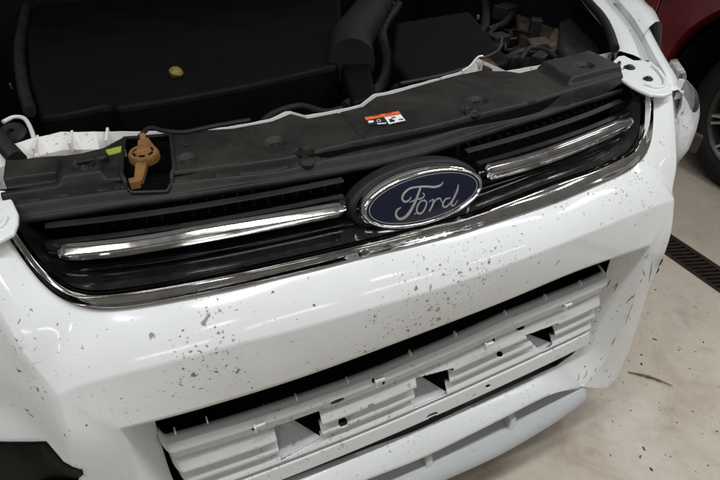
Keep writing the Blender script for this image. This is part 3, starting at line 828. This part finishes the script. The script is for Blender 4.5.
# cross-section: depth (towards the viewer = negative) against relative height
sec_s = [0, .012, .075, .085, .20, .215, .245, .262, .36, .385, .42, .44, .53, .555, .60, .62, .71, .735, .775, .80, .93, .95, 1]
sec_y = [.012, -.002, -.006, .000, .002, .012, .014, .004, -.004, -.002, .014, .012, .000, .000, .014, .012, .000, .002, .012, .000, -.006, .002, .010]
wins = [((274, 428), (320, 413), (322, 441), (281, 460)), ((415, 378), (452, 366), (446, 394), (413, 408)), ((523, 334), (556, 321), (552, 344), (540, 352))]
W3 = [[onsurf(p, par(-.052, .07)) for p in w_] for w_ in wins]
slots_px = [((337, 400), 10, 3.0, -.38), ((370, 404), 5.5, 3.8, -.4), ((343, 423), 6, 3.5, -.4), ((483, 359), 4.5, 2.8, -.4), ((430, 412), 8, 2.0, -.42), ((521, 329), 7, 2.0, -.4), ((253, 428), 3, 2.5, 0), ((266, 421), 2, 3, .3), ((500, 355), 4, 2, -.4), ((486, 384), 3.5, 1.6, -.4), ((372, 378), 2.5, 2.5, 0), ((383, 382), 2, 3.2, .3), ((484, 344), 2.2, 3, .2), ((494, 340), 2.2, 3, .2), ((563, 305.5), 2, 3.2, .2), ((571, 304), 2.2, 2.6, .2)]
sl3 = []
for (c_, a_, b_, th) in slots_px:
    poly = []; a_ *= .78; b_ *= .72
    for k in range(14):
        an = 2*math.pi*k/14; u, v = a_*math.cos(an), b_*math.sin(an)
        poly.append(onsurf((c_[0]+u*math.cos(th)-v*math.sin(th), c_[1]+u*math.sin(th)+v*math.cos(th)), par(-.052, .07)))
    sl3.append(poly)
ss = np.linspace(0, 1, NS); vy = np.interp(ss, sec_s, sec_y)
verts = []; 
for i, x in enumerate(xs):
    end = max(0, 1-min(i, NX-1-i)/7)
    for j in range(NS):
        z = zt[i]+(zb[i]-zt[i])*ss[j]
        xx = x*(1+.055*ss[j]) if x > 0 else x*(1-.03*ss[j])
        dmp = 1
        verts.append((xx, -.053+.07*x*x+vy[j]*dmp+.020*end*end, z))
faces = []; rim = {}
polys = [[(p[0], p[2]) for p in w_] for w_ in W3+sl3]
V = np.array(verts).reshape(NX, NS, 3)
bb = [(min(p[0] for p in q), max(p[0] for p in q), min(p[1] for p in q), max(p[1] for p in q)) for q in polys]
for i in range(NX-1):
    for j in range(NS-1):
        c_ = (V[i, j]+V[i+1, j+1])/2; cut = False
        for q, b in zip(polys, bb):
            if b[0] <= c_[0] <= b[1] and b[2] <= c_[2] <= b[3] and inside(c_[0], c_[2], q):
                cut = True
                for k_ in (i*NS+j, (i+1)*NS+j, (i+1)*NS+j+1, i*NS+j+1): rim[k_] = q
                break
        # notched lower edge
        if ss[j] > .955 and (math.sin(c_[0]*38+1.2) > .80): cut = True
        if not cut: faces.append((i*NS+j, (i+1)*NS+j, (i+1)*NS+j+1, i*NS+j+1))
kept = set(k_ for f_ in faces for k_ in f_)
def nearest(p, q):
    best = None
    for a_, b_ in zip(q, q[1:]+q[:1]):
        a_, b_ = np.array(a_), np.array(b_); d_ = b_-a_; u = np.clip(np.dot(p-a_, d_)/max(1e-12, np.dot(d_, d_)), 0, 1); r_ = a_+d_*u
        e_ = np.linalg.norm(r_-p)
        if best is None or e_ < best[0]: best = (e_, r_)
    return best[1]
for k_, q in rim.items():           # clean hole edges: move the rim onto the outline
    if k_ in kept:
        x_, y_, z_ = verts[k_]; n2 = nearest(np.array((x_, z_)), q); verts[k_] = (n2[0], y_, n2[1])
pp = MB().add(verts, faces).build('plate_panel', 'white_raw', car, angle=45, solid=.0028, soff=1)
pp['label'] = 'ribbed white number plate carrier with three windows'
# shelves inside the windows
for w_ in W3:
    a, b, c_, d_ = [np.array(q) for q in w_]
    q = [d_+np.array([-.004, .004, -.004]), c_+np.array([.006, .004, -.004]), c_+np.array([.002, .010, -.004]), a*.80+b*.20+np.array([0, .075, -.055]), a+np.array([-.004, .075, -.055]), ]
    MB().prism(q, (0, 0, -.003)).build('window_shelf', 'white_raw', pp, smooth=False)
    q = [a+np.array([-.003, .003, .002]), d_+np.array([-.003, .003, -.004]), d_+np.array([-.003, .05, -.004]), a+np.array([-.003, .05, .002])]
    MB().prism(q, (-.002, 0, 0)).build('window_cheek', 'white_raw', pp, smooth=False)
# little hooks along the upper lip
for px in ((207, 420), (175, 431), (296, 397), (347, 380), (410, 353), (455, 334), (505, 313), (545, 297), (580, 283)):
    q = onsurf(px, par(-.060, .07))
    MB().box((q[0], q[1], q[2]), (.0022, .008, .009)).build('locating_hook', 'white_raw', pp, smooth=False, bevel=.0008)
for px in ((260, 425), (380, 380), (489, 344), (568, 305)):
    q = onsurf(px, par(-.064, .07))
    MB().box((q[0], q[1]-.001, q[2]), (.016, .004, .006)).box((q[0]-.008, q[1]-.002, q[2]-.002), (.003, .008, .014)).build('snap_clip', 'white_raw', pp, smooth=False, bevel=.0008)
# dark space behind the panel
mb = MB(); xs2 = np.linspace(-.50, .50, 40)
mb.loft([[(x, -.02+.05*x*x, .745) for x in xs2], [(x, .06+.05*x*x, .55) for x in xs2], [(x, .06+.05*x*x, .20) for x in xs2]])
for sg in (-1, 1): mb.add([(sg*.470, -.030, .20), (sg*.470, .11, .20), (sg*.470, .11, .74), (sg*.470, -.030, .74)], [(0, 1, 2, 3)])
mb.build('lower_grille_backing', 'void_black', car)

# --- lower lip beam, fins and skid strip
bf_px = [(330, 505), (380, 479), (430, 453), (470, 434), (500, 419), (550, 394), (575, 385), (586, 384), (598, 387)]
BF = np.array([onsurf(p, par(-.085, .08)) for p in bf_px])
br_px = [(340, 465), (400, 438), (462, 409), (525, 380), (555, 363), (574, 349), (592, 340)]
BR = np.array([zplane(p, .362) for p in br_px])
def full(P, n=120, xlim=.43):
    """right half as traced, mirrored about the centre for the part out of the picture"""
    k = P[P[:, 0] > .02]; c0 = np.array([[0, np.interp(0, P[:, 0], P[:, 1]), np.interp(0, P[:, 0], P[:, 2])]])
    h = np.vstack([c0, k]); return cr(np.vstack([h[::-1][:-1]*mir, h]), n)
BF = np.vstack([BF[BF[:, 0] < .385], OSR[-1:]]); BR = np.vstack([BR[BR[:, 0] < .325], inR[-1:]])
Bf, Br = full(BF), full(BR)
lip = MB()
lip.loft([Br+np.array([0, .004, -.05]), Br+np.array([0, .003, -.003]), Br, Br*.75+Bf*.25+np.array([0, 0, .004]), Br*.5+Bf*.5+np.array([0, 0, .005]), Br*.2+Bf*.8+np.array([0, 0, .004]), Br*.06+Bf*.94+np.array([0, 0, .001]), Bf+np.array([0, -.0008, -.002]), Bf+np.array([0, .001, -.007]), Bf+np.array([0, .010, -.012]), Bf+np.array([0, .08, -.016])])
lp = lip.build('bumper_lip', 'white_raw', car, angle=60)
sk_px = [(405, 500), (450, 479), (500, 456), (550, 427), (575, 410), (590, 399)]
SK = full(np.array([onsurf(p, par(-.105, .08)) for p in sk_px]), 110)
rows = []
e = np.abs(np.linspace(-1, 1, 110)); shr = np.where(e > .965, np.sqrt(np.clip(1-((e-.965)/.035)**2, .02, 1)), 1)
for dy, dz in ((.14, .020), (.09, .040), (.055, .040), (.026, .033), (.008, .018), (0, .004), (.004, -.006), (.016, -.010), (.06, -.010), (.14, .0)):
    rows.append(SK+np.stack([0*shr, dy*shr+.02*(1-shr), .012+(dz-.012)*shr], 1))
skid = MB().loft(rows, close_v=True).build('skid_strip', 'silver_paint', car, angle=60)
for px in ((427, 466), (509, 427), (350, 505), (270, 540)):
    q = onsurf(px, par(-.070, .08)); 
    if q is None: continue
    for x in ((q[0],) if px[0] > 400 else (q[0],)):
        rot = Matrix.Rotation(.10, 3, 'Z')
        prof = [(-.006, .040), (.07, .050), (.07, -.05), (.012, -.046), (-.004, -.030), (-.012, .0)]
        P_ = [np.array((x-.008, q[1]+y, q[2]+z)) for y, z in prof]
        MB().prism(P_, (.016, 0, 0)).build('lip_fin', 'white_raw', lp, smooth=False, bevel=.004)
# bracket poking out behind the bumper corner
q = xplane((689, 140), .93); MB().box(q, (.010, .06, .05)).build('side_bracket', 'tan_plastic', car, smooth=False, bevel=.004)

# --- engine bay
eng = bpy.data.objects.new('engine', None); COL.objects.link(eng); eng.parent = car
def slabbed(poly_px, z, depth, name, mat, bev=.01, parent=None):
    q = [zplane(p, z) for p in poly_px]
    return MB().prism(q, (0, 0, -depth)).build(name, mat, parent or eng, smooth=False, bevel=bev, seg=3)
ec = slabbed([(38, 116), (60, 114), (108, 104), (116, 107), (180, 97), (250, 84), (338, 64), (342, 30), (338, -60), (60, -60), (25, 30), (28, 80)], .86, .22, 'engine_cover', 'engine_black', .018)
q = zplane((176, 73), .868)
MB().lathe([(.004, -.02), (.008, -.012), (.014, -.002), (.015, .004), (.011, .010), (.005, .013), (.0001, .013)], q, (.3, -.3, 1), 20).build('dipstick_cap', 'yellow_plastic', eng, angle=40)
# corrugated intake hose
P = cr([zplane(p, .86) for p in ((392, -30), (375, 5), (362, 25), (352, 40), (352, 62))], 44); MB().tube(P, .045, 20, rib=.20).build('intake_hose', 'rubber', eng, angle=25)
slabbed([(340, 60), (368, 56), (378, 96), (352, 102)], .855, .14, 'hose_clamp_box', 'engine_black', .01)
slabbed([(396, 22), (470, 10), (512, 60), (474, 70), (410, 82), (392, 60)], .885, .20, 'battery_cover', 'engine_black', .012)
slabbed([(512, -5), (538, -20), (560, 18), (556, 42), (520, 34)], .84, .10, 'relay_box', 'tan_plastic', .008)
slabbed([(527, 38), (546, 36), (550, 42), (532, 45)], .87, .02, 'metal_bracket', 'tan_plastic', .003)
slabbed([(552, 32), (556, 26), (560, 30), (562, 45), (554, 50), (546, 42)], .868, .03, 'rusty_mount', 'rust', .004)
slabbed([(560, 20), (592, 4), (612, 44), (600, 52), (566, 60), (558, 45)], .88, .20, 'fuse_box', 'black_plastic', .012)
P = cr([zplane(p, .905) for p in ((553, 62), (556, 60), (566, 60), (572, 59))], 12); MB().tube(P, .0035, 8).build('ring_terminal', 'white_body', eng)
for i in range(9):
    x0 = 486+random.uniform(-4, 40); y0 = random.uniform(28, 60)
    pts = [(x0+random.uniform(-10, 10)+k*9-10, y0+random.uniform(-7, 7)) for k in range(4)]
    MB().tube(cr([zplane(p, random.uniform(.83, .86)) for p in pts], 24), random.uniform(.003, .006), 8).build('wiring', 'black_plastic', eng)
for px, mt in (((478, 16), 'steel'), ((394, 3), 'dark_metal'), ((513, 58), 'dark_metal')):
    q = zplane(px, .89); MB().lathe([(.005, -.008), (.005, 0), (.004, .003), (.0001, .003)], q, seg=8).build('bolt', mt, eng, angle=30)
q = zplane((11, 86), .86); MB().box(q, (.004, .004, .012)).build('bolt', 'steel', eng, smooth=False)
P = cr([zplane(p, .90) for p in ((262, 122), (275, 113), (300, 106), (325, 112), (342, 109))], 30); MB().tube(P, .006, 10).build('coolant_hose', 'rubber', eng)
for pts, z_, r_ in ((((395, 92), (420, 70), (450, 60), (478, 40), (486, 14), (480, -20)), .84, .012), (((500, 66), (520, 52), (548, 54), (566, 40), (572, 10)), .86, .010),
                    (((345, 108), (380, 88), (388, 60), (382, 30), (398, 5)), .83, .014), (((488, 30), (505, 22), (512, 8), (506, -15)), .85, .009), (((30, 112), (22, 80), (20, 40), (30, -10)), .86, .011),
                    (((520, 60), (530, 48), (545, 50), (556, 58)), .88, .006), (((400, 84), (440, 76), (468, 68)), .885, .005)):
    MB().tube(cr([zplane(p, z_) for p in pts], 40), r_, 10, rib=.12 if r_ > .0105 else None).build('hose', 'black_plastic', eng, angle=25)
for px, sz, z_ in (((498, 40), (.05, .04, .03), .85), ((512, 62), (.04, .03, .03), .86), ((540, 60), (.05, .03, .03), .865), ((505, 12), (.06, .05, .04), .85), ((535, 28), (.03, .03, .05), .86)):
    q = zplane(px, z_); MB().box(q, sz, Matrix.Rotation(random.uniform(-.6, .6), 3, 'Z')).build('connector', 'black_plastic', eng, smooth=False, bevel=.003)
# tub of the bay
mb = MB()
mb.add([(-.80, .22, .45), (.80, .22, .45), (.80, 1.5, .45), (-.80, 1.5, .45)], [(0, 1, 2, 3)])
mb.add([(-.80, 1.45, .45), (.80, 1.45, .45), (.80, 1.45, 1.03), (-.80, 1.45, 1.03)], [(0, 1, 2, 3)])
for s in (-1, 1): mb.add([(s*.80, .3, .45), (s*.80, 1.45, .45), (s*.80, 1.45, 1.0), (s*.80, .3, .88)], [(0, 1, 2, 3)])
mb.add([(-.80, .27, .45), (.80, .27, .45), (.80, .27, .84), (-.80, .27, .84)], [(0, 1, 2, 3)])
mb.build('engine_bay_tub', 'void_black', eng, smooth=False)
# raised bonnet, hinged at the scuttle
hb = MB(); th = math.radians(50)
rows = []
for v in np.linspace(0, 1.12, 14):
    rows.append([(x, 1.46-v*math.cos(th)+.03*math.cos(x*1.6), 1.07+v*math.sin(th)-.03*(x/.75)**2) for x in np.linspace(-.78+.06*v, .78-.06*v, 24)])
hb.loft(rows); hb.build('raised_bonnet', 'white_paint', car, solid=.03)

# --- wheels
def wheel(parent, x, y, z, s, R=.34, r=.245, name='wheel'):
    w = bpy.data.objects.new(name, None); COL.objects.link(w); w.parent = parent; w.location = (x, y, z)
    ax = (s, 0, 0)
    prof = [(r, -.10), (r+.01, -.108), (R-.03, -.112), (R-.004, -.09), (R, -.06), (R, .06), (R-.004, .09), (R-.03, .112), (r+.035, .116), (r+.012, .108), (r, .098)]
    MB().lathe(prof, (0, 0, 0), ax, 64, close=True).build('tyre', 'rubber', w, angle=35)
    MB().lathe([(r, .098), (r-.004, .104), (r-.012, .100), (r-.02, .085), (r-.024, .02), (r-.03, -.09), (.10, -.09)], (0, 0, 0), ax, 64).build('rim', 'dark_metal', w, angle=40)
    MB().lathe([(.16, .0), (.16, .02), (.0001, .02)], (0, 0, 0), ax, 40).build('brake_disc', 'dark_metal', w, angle=40)
    q = Vector((0, 0, 1)).rotation_difference(Vector(ax))
    for k in range(10):
        an = 2*math.pi*k/10
        for dd in (-.055, .055):
            mb = MB(); a1 = an+dd*1.3; a0 = an+dd*.5
            d0 = Vector((math.cos(a0), math.sin(a0), 0)); d1 = Vector((math.cos(a1), math.sin(a1), 0)); n_ = Vector((-math.sin(an), math.cos(an), 0))
            P_ = []
            for d_, rr, ww, hh in ((d0, .045, .008, .090), (d1, r-.012, .009, .094)):
                c_ = d_*rr
                P_ += [c_-n_*ww+Vector((0, 0, hh-.03)), c_-n_*ww*.6+Vector((0, 0, hh)), c_+n_*ww*.6+Vector((0, 0, hh)), c_+n_*ww+Vector((0, 0, hh-.03))]
            P_ = [q @ p for p in P_]
            mb.add(P_, [(0, 1, 5, 4), (1, 2, 6, 5), (2, 3, 7, 6), (0, 4, 7, 3), (0, 3, 2, 1), (4, 5, 6, 7)])
            mb.build('spoke', 'brake_dust_alloy', w, smooth=False, bevel=.002)
    MB().lathe([(.06, .06), (.06, .092), (.05, .098), (.03, .098), (.028, .103), (.0001, .104)], (0, 0, 0), ax, 30).build('hub', 'brake_dust_alloy', w, angle=40)
    return w
for s in (-1, 1): wheel(car, s*.79, .98, .34, s)

# ------------------------------------------------------------------ red car beside it
red = empty('red_car', 'dark red car parked beside the white one, front wheel and door edge in view', 'car', (1.95, .60, 0))
RX = 1.95
wheel(red, .13, 0, .34, -1)
def redp(y, z): return (y, z)
ay, az = 0.0, .37
yy = np.linspace(-.98, .62, 90)
def archz(y):
    return az+math.sqrt(max(0, 1-(y/.50)**2))*.43 if abs(y) < .50 else .24
def bulge(z): return -.02+.10*((z-.62)/.5)**2 if z > .62 else -.02+.05*((.62-z)/.4)**2
mb = MB(); rows = []
for k in range(14):
    row = []
    for y in yy:
        z0 = archz(y); z = z0+(1.02-z0)*(k/13)
        row.append((bulge(z)+(.05 if k == 0 and abs(y) < .5 else 0)+(.25*max(0, -y-.6)**2), y, z))
    rows.append(row)
mb.loft(rows); mb.build('front_fender', 'red_paint', red, angle=60, solid=.004)
# wheel arch liner
mb = MB().loft([[(xx, .485*math.cos(a)*1.0, az-.02+.43*math.sin(a)) for a in np.linspace(-.35, math.pi+.35, 40)] for xx in (.02, .40)])
mb.add([(.40, -.6, .05), (.40, .6, .05), (.40, .6, .95), (.40, -.6, .95)], [(0, 1, 2, 3)])
mb.build('wheel_arch_liner', 'void_black', red)
mb = MB(); rows = []
for k in range(14):
    z = .26+(1.02-.26)*k/13
    rows.append([(bulge(z), y, z) for y in np.linspace(.626, 1.75, 40)])
mb.loft(rows); mb.build('front_door', 'red_paint', red, angle=60, solid=.004)
mb = MB().loft([[(.0, y, .26) for y in (.5, 2.8)], [(.03, y, .20) for y in (.5, 2.8)], [(.3, y, .19) for y in (.5, 2.8)]]); mb.build('sill', 'black_plastic', red)
mb = MB(); rows = []
for k in range(8):
    z = .26+(1.02-.26)*k/7
    rows.append([(bulge(z), y, z) for y in np.linspace(1.756, 2.9, 20)])
mb.loft(rows); mb.build('rear_door', 'red_paint', red, angle=60, solid=.004)
mb = MB().loft([[(x, y, z) for y in np.linspace(-.98, .3, 12)] for x, z in ((bulge(1.02)+.002, 1.022), (.12, 1.06), (.4, 1.09), (1.5, 1.09))]); mb.build('bonnet', 'red_paint', red)
mb = MB().loft([[(x, y, z) for y in (.3, 2.9)] for x, z in ((bulge(1.02)+.005, 1.022), (.12, 1.04), (.30, 1.50), (.5, 1.56), (1.4, 1.56))]); mb.build('cabin', 'void_black', red)
mb = MB().box((.9, .9, .6), (.8, 3.6, .7)); mb.build('body_core', 'void_black', red, smooth=False)
